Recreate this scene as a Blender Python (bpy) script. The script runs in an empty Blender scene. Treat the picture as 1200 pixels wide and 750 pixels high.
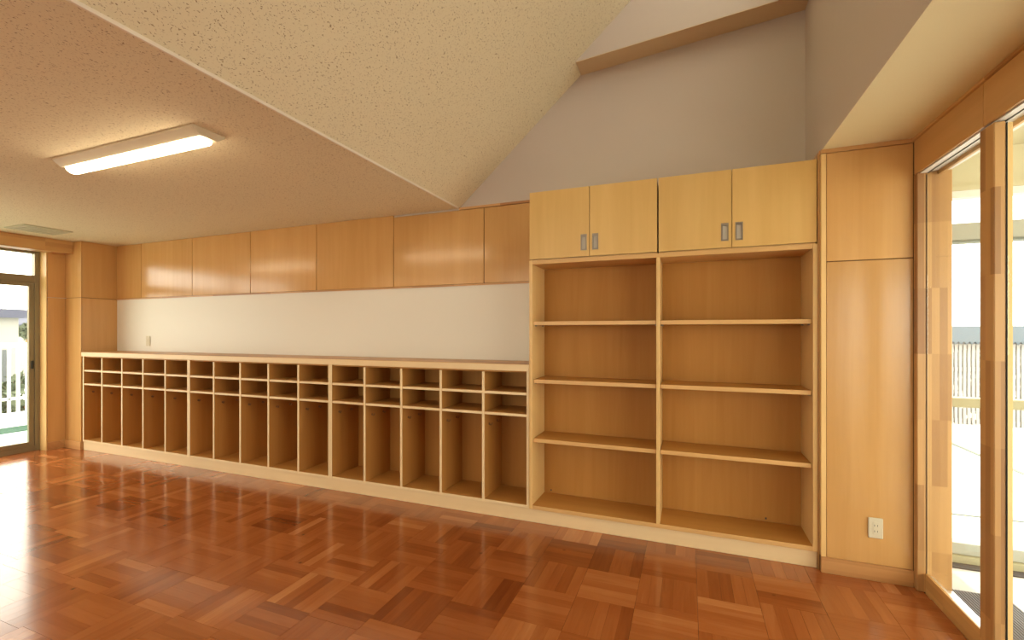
import bpy, bmesh, math, random
from mathutils import Vector

random.seed(7)
D = bpy.data
S = bpy.context.scene
COL = S.collection

# ------------------------------------------------------------------ camera
F_PX, HOR, CAM_H = 530.0, 388.5, 1.35
YAW = math.atan(206.5 / 530.0)
cam_d = D.cameras.new('camera')
cam_d.sensor_fit = 'HORIZONTAL'
cam_d.sensor_width = 36.0
cam_d.lens = F_PX / 1200.0 * 36.0
cam_d.shift_y = (HOR - 375.0) / 1200.0
cam_d.clip_start = 0.02
cam = D.objects.new('camera', cam_d)
cam.location = (0, 0, CAM_H)
cam.rotation_euler = (math.pi / 2, 0, YAW)
COL.objects.link(cam)
S.camera = cam

# ------------------------------------------------------------------ sky, sun, exposure
SKY_STRENGTH = 8.0
LAMP_STRENGTH = 26.0
world = D.worlds.new('overcast_sky')
S.world = world
world.use_nodes = True
wn = world.node_tree.nodes
bg = wn['Background']
bg.inputs[0].default_value = (1.0, 0.93, 0.80, 1)
bg.inputs[1].default_value = SKY_STRENGTH

sun_d = D.lights.new('sun', 'SUN')
sun_d.energy = 3.5
sun_d.angle = math.radians(1.5)
sun_d.color = (1.0, 0.95, 0.86)
sun = D.objects.new('sun', sun_d)
sun.rotation_euler = Vector((0.05, -1.0, -0.85)).to_track_quat('-Z', 'Y').to_euler()
sun.location = (2, 12, 12)
COL.objects.link(sun)


def portal(name, loc, direction, w, h):
    d = D.lights.new(name, 'AREA')
    d.shape = 'RECTANGLE'
    d.size, d.size_y = w, h
    d.cycles.is_portal = True
    o = D.objects.new(name, d)
    o.location = loc
    o.rotation_euler = Vector(direction).to_track_quat('-Z', 'Z').to_euler()
    COL.objects.link(o)


portal('daylight_portal_right', (1.27, 1.7, 1.15), (-1, 0, 0), 2.5, 2.2)
portal('daylight_portal_rear', (-2.6, -3.55, 1.55), (0, 1, 0), 4.0, 1.3)
portal('daylight_portal_left', (-7.0, 1.55, 1.15), (1, 0, 0), 2.65, 2.3)
portal('daylight_portal_upper', (0.80, 0.0, 4.05), (-1, 0, 0), 6.2, 0.65)

S.view_settings.view_transform = 'Standard'
S.view_settings.look = 'None'
S.view_settings.exposure = -0.26
S.view_settings.gamma = 1.0
S.view_settings.use_curve_mapping = False


# ------------------------------------------------------------------ materials
def new_mat(name):
    m = D.materials.new(name)
    m.use_nodes = True
    nt = m.node_tree
    return m, nt, nt.nodes, nt.links, nt.nodes['Principled BSDF']


def N(nt, kind, **kw):
    n = nt.nodes.new(kind)
    for k, v in kw.items():
        setattr(n, k, v)
    return n


def plain(name, col, rough=0.5, metal=0.0, bump=0.0, bscale=200.0, spec=0.5):
    m, nt, nodes, links, b = new_mat(name)
    b.inputs['Base Color'].default_value = (*col, 1)
    b.inputs['Roughness'].default_value = rough
    b.inputs['Metallic'].default_value = metal
    b.inputs['Specular IOR Level'].default_value = spec
    geo = N(nt, 'ShaderNodeNewGeometry')
    nz = N(nt, 'ShaderNodeTexNoise')
    nz.inputs['Scale'].default_value = bscale
    nz.inputs['Detail'].default_value = 3
    links.new(geo.outputs['Position'], nz.inputs['Vector'])
    # slight tone variation of the paint or metal itself
    mx = N(nt, 'ShaderNodeMix', data_type='RGBA')
    mx.inputs['A'].default_value = (*[c * 0.97 for c in col], 1)
    mx.inputs['B'].default_value = (*[min(1, c * 1.03) for c in col], 1)
    links.new(nz.outputs['Fac'], mx.inputs['Factor'])
    links.new(mx.outputs['Result'], b.inputs['Base Color'])
    if bump:
        bp = N(nt, 'ShaderNodeBump')
        bp.inputs['Strength'].default_value = bump
        bp.inputs['Distance'].default_value = 0.002
        links.new(nz.outputs['Fac'], bp.inputs['Height'])
        links.new(bp.outputs['Normal'], b.inputs['Normal'])
    return m


def wood(name, dark, light, axis, rough=0.34, vary=0.10, coat=0.0, lam=None, spec=0.5):
    """Varnished timber with grain along axis; lam=(length, width) draws finger-jointed staves."""
    m, nt, nodes, links, b = new_mat(name)
    geo = N(nt, 'ShaderNodeNewGeometry')
    oi = N(nt, 'ShaderNodeObjectInfo')
    off = N(nt, 'ShaderNodeVectorMath', operation='SCALE')
    off.inputs[0].default_value = (3.1, 5.7, 2.3)
    links.new(oi.outputs['Random'], off.inputs['Scale'])
    add = N(nt, 'ShaderNodeVectorMath', operation='ADD')
    links.new(geo.outputs['Position'], add.inputs[0])
    links.new(off.outputs[0], add.inputs[1])
    sc = {'x': (0.9, 16, 16), 'y': (16, 0.9, 16), 'z': (16, 16, 0.9)}[axis]
    mp = N(nt, 'ShaderNodeMapping')
    mp.inputs['Scale'].default_value = sc
    links.new(add.outputs[0], mp.inputs['Vector'])
    n1 = N(nt, 'ShaderNodeTexNoise')
    n1.inputs['Scale'].default_value = 1.0
    n1.inputs['Detail'].default_value = 6
    n1.inputs['Roughness'].default_value = 0.6
    n1.inputs['Distortion'].default_value = 0.6
    links.new(mp.outputs[0], n1.inputs['Vector'])
    mp2 = N(nt, 'ShaderNodeMapping')
    mp2.inputs['Scale'].default_value = [s * 0.22 for s in sc]
    links.new(add.outputs[0], mp2.inputs['Vector'])
    n2 = N(nt, 'ShaderNodeTexNoise')
    n2.inputs['Scale'].default_value = 1.0
    n2.inputs['Detail'].default_value = 3
    links.new(mp2.outputs[0], n2.inputs['Vector'])
    m1 = N(nt, 'ShaderNodeMath', operation='MULTIPLY_ADD')
    links.new(n1.outputs['Fac'], m1.inputs[0])
    m1.inputs[1].default_value = 0.6
    m2 = N(nt, 'ShaderNodeMath', operation='MULTIPLY')
    links.new(n2.outputs['Fac'], m2.inputs[0])
    m2.inputs[1].default_value = 0.55
    links.new(m2.outputs[0], m1.inputs[2])
    fac = m1.outputs[0]
    if lam:
        br = N(nt, 'ShaderNodeTexBrick')
        br.offset = 0.37
        br.offset_frequency = 1
        br.inputs['Scale'].default_value = 1.0
        br.inputs['Mortar Size'].default_value = 0.0
        br.inputs['Brick Width'].default_value = lam[0]
        br.inputs['Row Height'].default_value = lam[1]
        br.inputs['Color1'].default_value = (0, 0, 0, 1)
        br.inputs['Color2'].default_value = (1, 1, 1, 1)
        sp = N(nt, 'ShaderNodeSeparateXYZ')
        links.new(geo.outputs['Position'], sp.inputs[0])
        cb = N(nt, 'ShaderNodeCombineXYZ')
        ax = {'x': 'X', 'y': 'Y', 'z': 'Z'}[axis]
        others = [a for a in 'XYZ' if a != ax]
        sm = N(nt, 'ShaderNodeMath', operation='ADD')
        links.new(sp.outputs[others[0]], sm.inputs[0])
        links.new(sp.outputs[others[1]], sm.inputs[1])
        links.new(sp.outputs[ax], cb.inputs['X'])
        links.new(sm.outputs[0], cb.inputs['Y'])
        links.new(cb.outputs[0], br.inputs['Vector'])
        m3 = N(nt, 'ShaderNodeMath', operation='MULTIPLY_ADD')
        links.new(br.outputs['Color'], m3.inputs[0])
        m3.inputs[1].default_value = 0.60
        m4 = N(nt, 'ShaderNodeMath', operation='MULTIPLY')
        links.new(fac, m4.inputs[0])
        m4.inputs[1].default_value = 0.6
        links.new(m4.outputs[0], m3.inputs[2])
        fac = m3.outputs[0]
    ramp = N(nt, 'ShaderNodeValToRGB')
    ramp.color_ramp.elements[0].position = 0.30
    ramp.color_ramp.elements[0].color = (*dark, 1)
    ramp.color_ramp.elements[1].position = 0.82
    ramp.color_ramp.elements[1].color = (*light, 1)
    links.new(fac, ramp.inputs['Fac'])
    hsv = N(nt, 'ShaderNodeHueSaturation')
    links.new(ramp.outputs['Color'], hsv.inputs['Color'])
    mr = N(nt, 'ShaderNodeMapRange')
    mr.inputs['To Min'].default_value = 1 - vary
    mr.inputs['To Max'].default_value = 1 + vary
    links.new(oi.outputs['Random'], mr.inputs['Value'])
    links.new(mr.outputs[0], hsv.inputs['Value'])
    links.new(hsv.outputs[0], b.inputs['Base Color'])
    b.inputs['Roughness'].default_value = rough
    b.inputs['Specular IOR Level'].default_value = spec
    b.inputs['Coat Weight'].default_value = coat
    b.inputs['Coat Roughness'].default_value = 0.12
    bp = N(nt, 'ShaderNodeBump')
    bp.inputs['Strength'].default_value = 0.06
    bp.inputs['Distance'].default_value = 0.001
    links.new(n1.outputs['Fac'], bp.inputs['Height'])
    links.new(bp.outputs['Normal'], b.inputs['Normal'])
    return m


PANEL_D, PANEL_L = (0.54, 0.29, 0.095), (0.66, 0.385, 0.15)
M = {}
M['panel_z'] = wood('maple_plywood_panel', PANEL_D, PANEL_L, 'z', rough=0.17, vary=0.05)
M['panel_y'] = wood('maple_plywood_header', PANEL_D, PANEL_L, 'y', rough=0.34, vary=0.04)
BIRCH_D, BIRCH_L = (0.66, 0.41, 0.150), (0.79, 0.54, 0.235)
M['birch_z'] = wood('birch_plywood_upright', BIRCH_D, BIRCH_L, 'z', rough=0.40, vary=0.05)
M['birch_x'] = wood('birch_plywood_shelf', BIRCH_D, BIRCH_L, 'x', rough=0.40, vary=0.05)
M['door'] = wood('birch_door_veneer', (0.60, 0.365, 0.11), (0.72, 0.475, 0.175), 'z', rough=0.36, vary=0.03)
M['inner_z'] = wood('shade_toned_lauan_panel', (0.42, 0.188, 0.040), (0.53, 0.262, 0.070), 'z', rough=0.55, vary=0.03, spec=0.2)  # lauan brown, with the shade inside the cubbyholes put into the colour
M['inner_x'] = wood('shade_toned_lauan_shelf', (0.45, 0.215, 0.050), (0.56, 0.29, 0.080), 'x', rough=0.5, vary=0.04, spec=0.25)  # lauan shelf tone, darkened likewise to hold the shade inside the lockers
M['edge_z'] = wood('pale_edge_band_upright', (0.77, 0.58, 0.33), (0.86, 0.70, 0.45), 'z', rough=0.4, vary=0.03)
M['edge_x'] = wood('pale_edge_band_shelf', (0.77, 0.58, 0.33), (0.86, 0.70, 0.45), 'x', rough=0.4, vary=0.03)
M['shelf_edge'] = wood('tan_shelf_edge', (0.60, 0.34, 0.12), (0.72, 0.45, 0.19), 'x', rough=0.4, vary=0.03)
M['plinth'] = wood('pale_plinth_board', (0.73, 0.54, 0.30), (0.82, 0.645, 0.40), 'x', rough=0.38, vary=0.0)
M['lam_x'] = wood('laminated_timber_lengthwise', (0.40, 0.18, 0.065), (0.60, 0.33, 0.13), 'x', rough=0.36, vary=0.0, lam=(0.42, 0.045))
M['lam_y'] = wood('laminated_timber_sill', (0.40, 0.20, 0.065), (0.60, 0.35, 0.13), 'y', rough=0.36, vary=0.03, lam=(0.42, 0.045))
M['lam_z'] = wood('laminated_timber_post', (0.31, 0.145, 0.048), (0.56, 0.32, 0.12), 'z', rough=0.36, vary=0.03, lam=(0.34, 0.032))
M['white_panel'] = plain('white_board_sheet', (0.76, 0.725, 0.65), 0.42, bump=0.02, bscale=300)
M['paper'] = plain('off_white_wallpaper', (0.58, 0.50, 0.44), 0.75, bump=0.12, bscale=420)
M['ceil_paint'] = plain('cream_ceiling_paint', (0.80, 0.71, 0.45), 0.7, bump=0.05, bscale=300)
M['beam_bounce'] = plain('tan_floor_bounce_tint', (0.66, 0.50, 0.31), 0.75)  # warm floor bounce on the beam underside, put into the colour
M['bead'] = plain('white_edge_bead', (0.86, 0.80, 0.68), 0.5)
M['aluminium'] = plain('bronze_anodised_aluminium', (0.26, 0.215, 0.13), 0.42, metal=0.55)
M['track'] = plain('bright_aluminium_track', (0.82, 0.82, 0.80), 0.3, metal=0.8)
M['gasket'] = plain('black_rubber_gasket', (0.015, 0.017, 0.012), 0.6)
M['steel'] = plain('brushed_steel_pull', (0.30, 0.26, 0.22), 0.38, metal=0.7)
M['steel_cup'] = plain('pale_steel_recess', (0.52, 0.48, 0.42), 0.5, metal=0.1)
M['dark_gap'] = plain('dark_shadow_gap_board', (0.16, 0.08, 0.035), 0.8)
M['plastic'] = plain('ivory_plastic', (0.64, 0.58, 0.44), 0.4)
M['slot'] = plain('dark_socket_slot', (0.06, 0.05, 0.04), 0.6)
M['hook'] = plain('brown_bronze_hook', (0.26, 0.14, 0.06), 0.4, metal=0.6)
M['lamp_body'] = plain('cream_enamel_lamp_body', (0.66, 0.57, 0.42), 0.5)
M['vent'] = plain('grey_green_vent_enamel', (0.56, 0.52, 0.37), 0.5)
M['deck'] = plain('sunlit_concrete_deck', (0.62, 0.61, 0.58), 0.7, bump=0.1, bscale=40)
M['ground'] = plain('pale_earth_ground', (0.62, 0.61, 0.55), 0.9, bump=0.1, bscale=8)
M['porch_cream'] = plain('cream_porch_board', (0.62, 0.58, 0.40), 0.7)
M['porch_frame'] = plain('pale_grey_porch_frame', (0.40, 0.42, 0.37), 0.45)
M['porch_white'] = plain('white_porch_enamel', (0.82, 0.82, 0.80), 0.4)
M['rail_cream'] = plain('pale_yellow_handrail', (0.42, 0.40, 0.25), 0.5)
M['fence'] = plain('white_fence_enamel', (0.85, 0.85, 0.84), 0.45)
M['slat_paint'] = plain('pale_grey_slat_paint', (0.34, 0.34, 0.34), 0.5)
M['mat'] = plain('grey_rubber_mat', (0.035, 0.036, 0.042), 0.7)
M['mat_rib'] = plain('grey_rubber_rib', (0.15, 0.155, 0.17), 0.7)
M['drain'] = plain('grey_green_drain_cover', (0.17, 0.21, 0.19), 0.6)
M['green'] = plain('green_court_border', (0.006, 0.055, 0.03), 0.8)
M['pale_green'] = plain('pale_green_balcony_floor', (0.36, 0.50, 0.42), 0.8)
M['roof'] = plain('blue_grey_roof_metal', (0.085, 0.09, 0.13), 0.8, spec=0.1)
M['corrugated'] = plain('blue_grey_corrugated_sheet', (0.10, 0.13, 0.155), 0.8, spec=0.1)
M['house'] = plain('pale_house_render', (0.28, 0.28, 0.27), 0.8)
M['house_glass'] = plain('dark_house_window', (0.08, 0.09, 0.10), 0.2)
M['leaf'] = plain('dusty_shrub_leaves', (0.09, 0.11, 0.07), 0.8)
M['outer'] = plain('outer_render_wall', (0.70, 0.66, 0.58), 0.8)


def glass_mat():
    m, nt, nodes, links, b = new_mat('clear_window_glass')
    tr = N(nt, 'ShaderNodeBsdfTransparent')
    tr.inputs[0].default_value = (0.96, 0.98, 0.965, 1)
    gl = N(nt, 'ShaderNodeBsdfGlossy')
    gl.inputs['Roughness'].default_value = 0.01
    lw = N(nt, 'ShaderNodeLayerWeight')
    pw = N(nt, 'ShaderNodeMath', operation='POWER')
    links.new(lw.outputs['Facing'], pw.inputs[0])
    pw.inputs[1].default_value = 4.0
    fr = N(nt, 'ShaderNodeMath', operation='MULTIPLY_ADD')
    links.new(pw.outputs[0], fr.inputs[0])
    fr.inputs[1].default_value = 0.5
    fr.inputs[2].default_value = 0.03
    mix = N(nt, 'ShaderNodeMixShader')
    links.new(fr.outputs[0], mix.inputs[0])
    links.new(tr.outputs[0], mix.inputs[1])
    links.new(gl.outputs[0], mix.inputs[2])
    links.new(mix.outputs[0], nodes['Material Output'].inputs['Surface'])
    return m


M['glass'] = glass_mat()


def emit_mat(name, col, strength):
    m, nt, nodes, links, b = new_mat(name)
    b.inputs['Base Color'].default_value = (0.9, 0.88, 0.82, 1)
    b.inputs['Emission Color'].default_value = (*col, 1)
    b.inputs['Emission Strength'].default_value = strength
    return m


M['lamp_light'] = emit_mat('glowing_lamp_diffuser', (1.0, 0.80, 0.52), LAMP_STRENGTH)


def rockwool():
    """Cream mineral-fibre ceiling board with worm-track flecks."""
    m, nt, nodes, links, b = new_mat('flecked_mineral_ceiling_board')
    geo = N(nt, 'ShaderNodeNewGeometry')
    warp = N(nt, 'ShaderNodeTexNoise')
    warp.inputs['Scale'].default_value = 30
    warp.inputs['Detail'].default_value = 2
    links.new(geo.outputs['Position'], warp.inputs['Vector'])
    sub = N(nt, 'ShaderNodeVectorMath', operation='SUBTRACT')
    links.new(warp.outputs['Color'], sub.inputs[0])
    sub.inputs[1].default_value = (0.5, 0.5, 0.5)
    sc = N(nt, 'ShaderNodeVectorMath', operation='SCALE')
    links.new(sub.outputs[0], sc.inputs[0])
    sc.inputs['Scale'].default_value = 0.03
    ad = N(nt, 'ShaderNodeVectorMath', operation='ADD')
    links.new(geo.outputs['Position'], ad.inputs[0])
    links.new(sc.outputs[0], ad.inputs[1])
    mp = N(nt, 'ShaderNodeMapping')
    mp.inputs['Scale'].default_value = (190, 90, 190)
    links.new(ad.outputs[0], mp.inputs['Vector'])
    nz = N(nt, 'ShaderNodeTexNoise')
    nz.inputs['Scale'].default_value = 1.0
    nz.inputs['Detail'].default_value = 2.5
    links.new(mp.outputs[0], nz.inputs['Vector'])
    rp = N(nt, 'ShaderNodeValToRGB')
    rp.color_ramp.elements[0].position = 0.315
    rp.color_ramp.elements[0].color = (0, 0, 0, 1)
    rp.color_ramp.elements[1].position = 0.40
    rp.color_ramp.elements[1].color = (1, 1, 1, 1)
    links.new(nz.outputs['Fac'], rp.inputs['Fac'])
    mx = N(nt, 'ShaderNodeMix', data_type='RGBA')
    mx.inputs['A'].default_value = (0.36, 0.255, 0.135, 1)
    mx.inputs['B'].default_value = (0.83, 0.75, 0.545, 1)
    links.new(rp.outputs['Color'], mx.inputs['Factor'])
    links.new(mx.outputs['Result'], b.inputs['Base Color'])
    b.inputs['Roughness'].default_value = 0.85
    bp = N(nt, 'ShaderNodeBump')
    bp.inputs['Strength'].default_value = 0.25
    bp.inputs['Distance'].default_value = 0.003
    links.new(rp.outputs['Color'], bp.inputs['Height'])
    links.new(bp.outputs['Normal'], b.inputs['Normal'])
    return m


M['ceiling'] = rockwool()


def parquet():
    m, nt, nodes, links, b = new_mat('varnished_parquet_strip')
    geo = N(nt, 'ShaderNodeNewGeometry')
    tone = N(nt, 'ShaderNodeAttribute', attribute_name='tone')
    along = N(nt, 'ShaderNodeAttribute', attribute_name='along')
    sp = N(nt, 'ShaderNodeSeparateXYZ')
    links.new(geo.outputs['Position'], sp.inputs[0])
    c1 = N(nt, 'ShaderNodeCombineXYZ')
    links.new(sp.outputs['X'], c1.inputs['X'])
    links.new(sp.outputs['Y'], c1.inputs['Y'])
    c2 = N(nt, 'ShaderNodeCombineXYZ')
    links.new(sp.outputs['Y'], c2.inputs['X'])
    links.new(sp.outputs['X'], c2.inputs['Y'])
    mv = N(nt, 'ShaderNodeMix', data_type='VECTOR')
    links.new(along.outputs['Fac'], mv.inputs['Factor'])
    links.new(c1.outputs[0], mv.inputs['A'])
    links.new(c2.outputs[0], mv.inputs['B'])
    cz = N(nt, 'ShaderNodeCombineXYZ')
    mz = N(nt, 'ShaderNodeMath', operation='MULTIPLY')
    links.new(tone.outputs['Fac'], mz.inputs[0])
    mz.inputs[1].default_value = 57.0
    links.new(mz.outputs[0], cz.inputs['Z'])
    ad = N(nt, 'ShaderNodeVectorMath', operation='ADD')
    links.new([o for o in mv.outputs if o.type == 'VECTOR'][0], ad.inputs[0])
    links.new(cz.outputs[0], ad.inputs[1])
    mp = N(nt, 'ShaderNodeMapping')
    mp.inputs['Scale'].default_value = (3.5, 45, 1)
    links.new(ad.outputs[0], mp.inputs['Vector'])
    nz = N(nt, 'ShaderNodeTexNoise')
    nz.inputs['Scale'].default_value = 1.0
    nz.inputs['Detail'].default_value = 5
    nz.inputs['Distortion'].default_value = 0.8
    links.new(mp.outputs[0], nz.inputs['Vector'])
    mm = N(nt, 'ShaderNodeMath', operation='MULTIPLY_ADD')
    links.new(nz.outputs['Fac'], mm.inputs[0])
    mm.inputs[1].default_value = 0.34
    links.new(tone.outputs['Fac'], mm.inputs[2])
    sb = N(nt, 'ShaderNodeMath', operation='SUBTRACT')
    links.new(mm.outputs[0], sb.inputs[0])
    sb.inputs[1].default_value = 0.17
    rp = N(nt, 'ShaderNodeValToRGB')
    els = rp.color_ramp.elements
    els[0].position, els[0].color = 0.0, (0.175, 0.041, 0.009, 1)
    els[1].position, els[1].color = 1.0, (0.56, 0.235, 0.085, 1)
    e = els.new(0.35)
    e.color = (0.30, 0.083, 0.020, 1)
    e = els.new(0.68)
    e.color = (0.41, 0.134, 0.038, 1)
    links.new(sb.outputs[0], rp.inputs['Fac'])
    # small knots
    vo = N(nt, 'ShaderNodeTexVoronoi')
    vo.inputs['Scale'].default_value = 4.2
    links.new(ad.outputs[0], vo.inputs['Vector'])
    kr = N(nt, 'ShaderNodeValToRGB')
    kr.color_ramp.elements[0].position = 0.02
    kr.color_ramp.elements[0].color = (0.35, 0.35, 0.35, 1)
    kr.color_ramp.elements[1].position = 0.06
    links.new(vo.outputs['Distance'], kr.inputs['Fac'])
    mk = N(nt, 'ShaderNodeMix', data_type='RGBA', blend_type='MULTIPLY')
    mk.inputs['Factor'].default_value = 0.8
    links.new(rp.outputs['Color'], mk.inputs['A'])
    links.new(kr.outputs['Color'], mk.inputs['B'])
    links.new(mk.outputs['Result'], b.inputs['Base Color'])
    b.inputs['Roughness'].default_value = 0.17
    b.inputs['Specular IOR Level'].default_value = 0.6
    b.inputs['Coat Weight'].default_value = 0.25
    b.inputs['Coat Roughness'].default_value = 0.10
    bn = N(nt, 'ShaderNodeTexNoise')
    bn.inputs['Scale'].default_value = 9
    bn.inputs['Detail'].default_value = 2
    links.new(geo.outputs['Position'], bn.inputs['Vector'])
    bp = N(nt, 'ShaderNodeBump')
    bp.inputs['Strength'].default_value = 0.05
    bp.inputs['Distance'].default_value = 0.004
    links.new(bn.outputs['Fac'], bp.inputs['Height'])
    links.new(bp.outputs['Normal'], b.inputs['Normal'])
    return m


M['parquet'] = parquet()
M['subfloor'] = plain('dark_subfloor', (0.05, 0.02, 0.008), 0.9)

# ------------------------------------------------------------------ building helpers
WLOC = {}
CACHE = {}


def place(o, parent, centre):
    COL.objects.link(o)
    c = Vector(centre)
    WLOC[o] = c
    if parent is not None:
        o.parent = parent
        o.location = c - WLOC[parent]
    else:
        o.location = c
    return o


def tag(o, label=None, cat=None, group=None, kind=None):
    if label:
        o['label'] = label
    if cat:
        o['category'] = cat
    if group:
        o['group'] = group
    if kind:
        o['kind'] = kind
    return o


def empty(name, loc, label=None, cat=None, group=None, kind=None):
    o = D.objects.new(name, None)
    o.empty_display_size = 0.1
    place(o, None, loc)
    return tag(o, label, cat, group, kind)


def box_mesh(name, d, mat, bevel):
    key = (tuple(round(v, 4) for v in d), mat, bevel)
    if key in CACHE:
        return CACHE[key]
    bm = bmesh.new()
    bmesh.ops.create_cube(bm, size=1.0)
    bmesh.ops.scale(bm, vec=d, verts=bm.verts)
    if bevel:
        bmesh.ops.bevel(bm, geom=bm.edges[:], offset=min(bevel, min(d) * 0.45), segments=1, affect='EDGES', profile=0.5)
    me = D.meshes.new(name)
    bm.to_mesh(me)
    bm.free()
    me.materials.append(M[mat])
    CACHE[key] = me
    return me


def box(name, x, y, z, mat, parent=None, bevel=0.0, **t):
    d = (x[1] - x[0], y[1] - y[0], z[1] - z[0])
    me = box_mesh(name, d, mat, bevel)
    o = D.objects.new(name, me)
    place(o, parent, ((x[0] + x[1]) / 2, (y[0] + y[1]) / 2, (z[0] + z[1]) / 2))
    return tag(o, **t)


def mesh(name, verts, faces, mat, parent=None, smooth=False, **t):
    vs = [Vector(v) for v in verts]
    lo = Vector([min(v[i] for v in vs) for i in range(3)])
    hi = Vector([max(v[i] for v in vs) for i in range(3)])
    c = (lo + hi) / 2
    me = D.meshes.new(name)
    me.from_pydata([tuple(v - c) for v in vs], [], faces)
    bm = bmesh.new()
    bm.from_mesh(me)
    bmesh.ops.recalc_face_normals(bm, faces=bm.faces[:])
    bm.to_mesh(me)
    bm.free()
    me.materials.append(M[mat])
    if smooth:
        for p in me.polygons:
            p.use_smooth = True
    o = D.objects.new(name, me)
    place(o, parent, c)
    return tag(o, **t)


BOXF = [(0, 1, 3, 2), (4, 6, 7, 5), (0, 4, 5, 1), (2, 3, 7, 6), (0, 2, 6, 4), (1, 5, 7, 3)]


def boxes_vf(bs):
    v, f = [], []
    for (x, y, z) in bs:
        n = len(v)
        v += [(x[i], y[j], z[k]) for i in (0, 1) for j in (0, 1) for k in (0, 1)]
        f += [tuple(n + q for q in ff) for ff in BOXF]
    return v, f


def boxes(name, bs, mat, parent=None, **t):
    v, f = boxes_vf(bs)
    return mesh(name, v, f, mat, parent, **t)


def prism_y(name, poly, y0, y1, mat, parent=None, smooth=False, **t):
    n = len(poly)
    v = [(p[0], y0, p[1]) for p in poly] + [(p[0], y1, p[1]) for p in poly]
    f = [tuple(range(n)), tuple(range(2 * n - 1, n - 1, -1))] + [(i, (i + 1) % n, n + (i + 1) % n, n + i) for i in range(n)]
    return mesh(name, v, f, mat, parent, smooth, **t)


def prism_x(name, poly, x0, x1, mat, parent=None, smooth=False, **t):
    n = len(poly)
    v = [(x0, p[0], p[1]) for p in poly] + [(x1, p[0], p[1]) for p in poly]
    f = [tuple(range(n)), tuple(range(2 * n - 1, n - 1, -1))] + [(i, (i + 1) % n, n + (i + 1) % n, n + i) for i in range(n)]
    return mesh(name, v, f, mat, parent, smooth, **t)


# ------------------------------------------------------------------ main dimensions
YF = 3.03            # front plane of the built-in furniture
YW = 3.39            # back wall face
YR = -3.5            # rear wall (behind the camera)
ZC = 2.385           # low ceiling
XL = -6.79           # left wall face
XCOL = -6.47         # column face
XS = -1.80           # foot of the sloped ceiling
XWELL = 0.70         # right wall of the light well
ZR = 2.37            # ceiling over the glazed wall
XD = 1.11            # room face of the glazed wall
SLOPE = 0.877
ZTOP = ZC + SLOPE * (XWELL - XS)

# ------------------------------------------------------------------ floor with parquet
floor = box('floor', (-6.95, 1.30), (YR - 0.1, 3.5), (-0.12, -0.012), 'subfloor', kind='structure',
            label='polished parquet floor of alternating wooden squares')
TS = 0.288


def proj(x, y, z=0.0):
    c, s = math.cos(YAW), math.sin(YAW)
    r, f = c * x + s * y, -s * x + c * y
    if f < 0.15:
        return None
    return 600 + F_PX * r / f, HOR - F_PX * (z - CAM_H) / f


def shown_area(x0, x1, y0, y1):
    pts = [proj(a, b) for a, b in ((x0, y0), (x1, y0), (x1, y1), (x0, y1))]
    if None in pts:
        return 0
    cx = sum(p[0] for p in pts) / 4
    cy = sum(p[1] for p in pts) / 4
    if not (-5 < cx < 1205 and cy < 755):
        return 0
    a = 0
    for i in range(4):
        p, q = pts[i], pts[(i + 1) % 4]
        a += p[0] * q[1] - q[0] * p[1]
    return abs(a) / 2


COL_OFF = {-4: 1.94, -3: 2.03, -2: 2.0, -1: 2.27, 0: 2.558, 1: 2.615, 2: 2.495, 3: 2.55, 4: 2.575, 5: 2.60}
strips = []
for i in range(-24, 7):
    x0 = -0.533 + TS * i
    x1 = x0 + TS
    base = COL_OFF.get(i, 2.558 + random.gauss(0, 0.028))
    k0 = round((2.558 - base) / TS)
    base += k0 * TS
    for j in range(-23, 3):
        y0 = base + TS * j
        y1 = y0 + TS
        ydir = (i + j) % 2 == 0
        tile_tone = random.gauss(0.50, 0.09)
        for k in range(5):
            t = tile_tone + random.gauss(0, 0.10)
            if random.random() < 0.06:
                t += 0.24
            if random.random() < 0.08:
                t -= 0.22
            t = min(0.98, max(0.04, t))
            w = TS / 5
            g0 = 0.0007 if k == 0 else 0.0002
            g1 = 0.0007 if k == 4 else 0.0002
            if ydir:
                r = [x0 + k * w + g0, x0 + (k + 1) * w - g1, y0 + 0.0007, y1 - 0.0007]
            else:
                r = [x0 + 0.0007, x1 - 0.0007, y0 + k * w + g0, y0 + (k + 1) * w - g1]
            r = [max(r[0], -6.93), min(r[1], 1.142), max(r[2], YR), min(r[3], 3.05)]
            if r[1] - r[0] < 0.006 or r[3] - r[2] < 0.006:
                continue
            strips.append((shown_area(*r) if r[0] < 1.12 else 0, r, t, ydir, (i, j, k)))
# a few strips and squares whose tone is plain in the photograph
FIX = {(0, 0, 0): .12, (0, 0, 1): .15, (0, 0, 2): .45, (0, 0, 3): .45, (0, 0, 4): .2,
       (0, -1, 4): .72, (0, -1, 3): .74, (0, -1, 2): .6, (0, -1, 1): .78, (0, -1, 0): .75,
       (2, -1, 4): .9, (2, -1, 3): .75, (2, -1, 2): .62, (2, -1, 1): .72, (2, -1, 0): .7,
       (3, 0, 4): .74, (3, 0, 3): .72, (3, 0, 2): .72, (3, 0, 1): .3, (3, 0, 0): .45,
       (2, 0, 0): .5, (2, 0, 1): .3, (2, 0, 2): .3, (2, 0, 3): .62, (2, 0, 4): .6,
       (-2, -2, 3): .1, (-2, -2, 2): .42, (-2, -2, 4): .14}
strips = [(a, r, FIX.get(k, t), yd) for (a, r, t, yd, k) in strips]
order = sorted(range(len(strips)), key=lambda q: -strips[q][0])
single = set(order[:300])
STRIP_CACHE = {}


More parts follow.
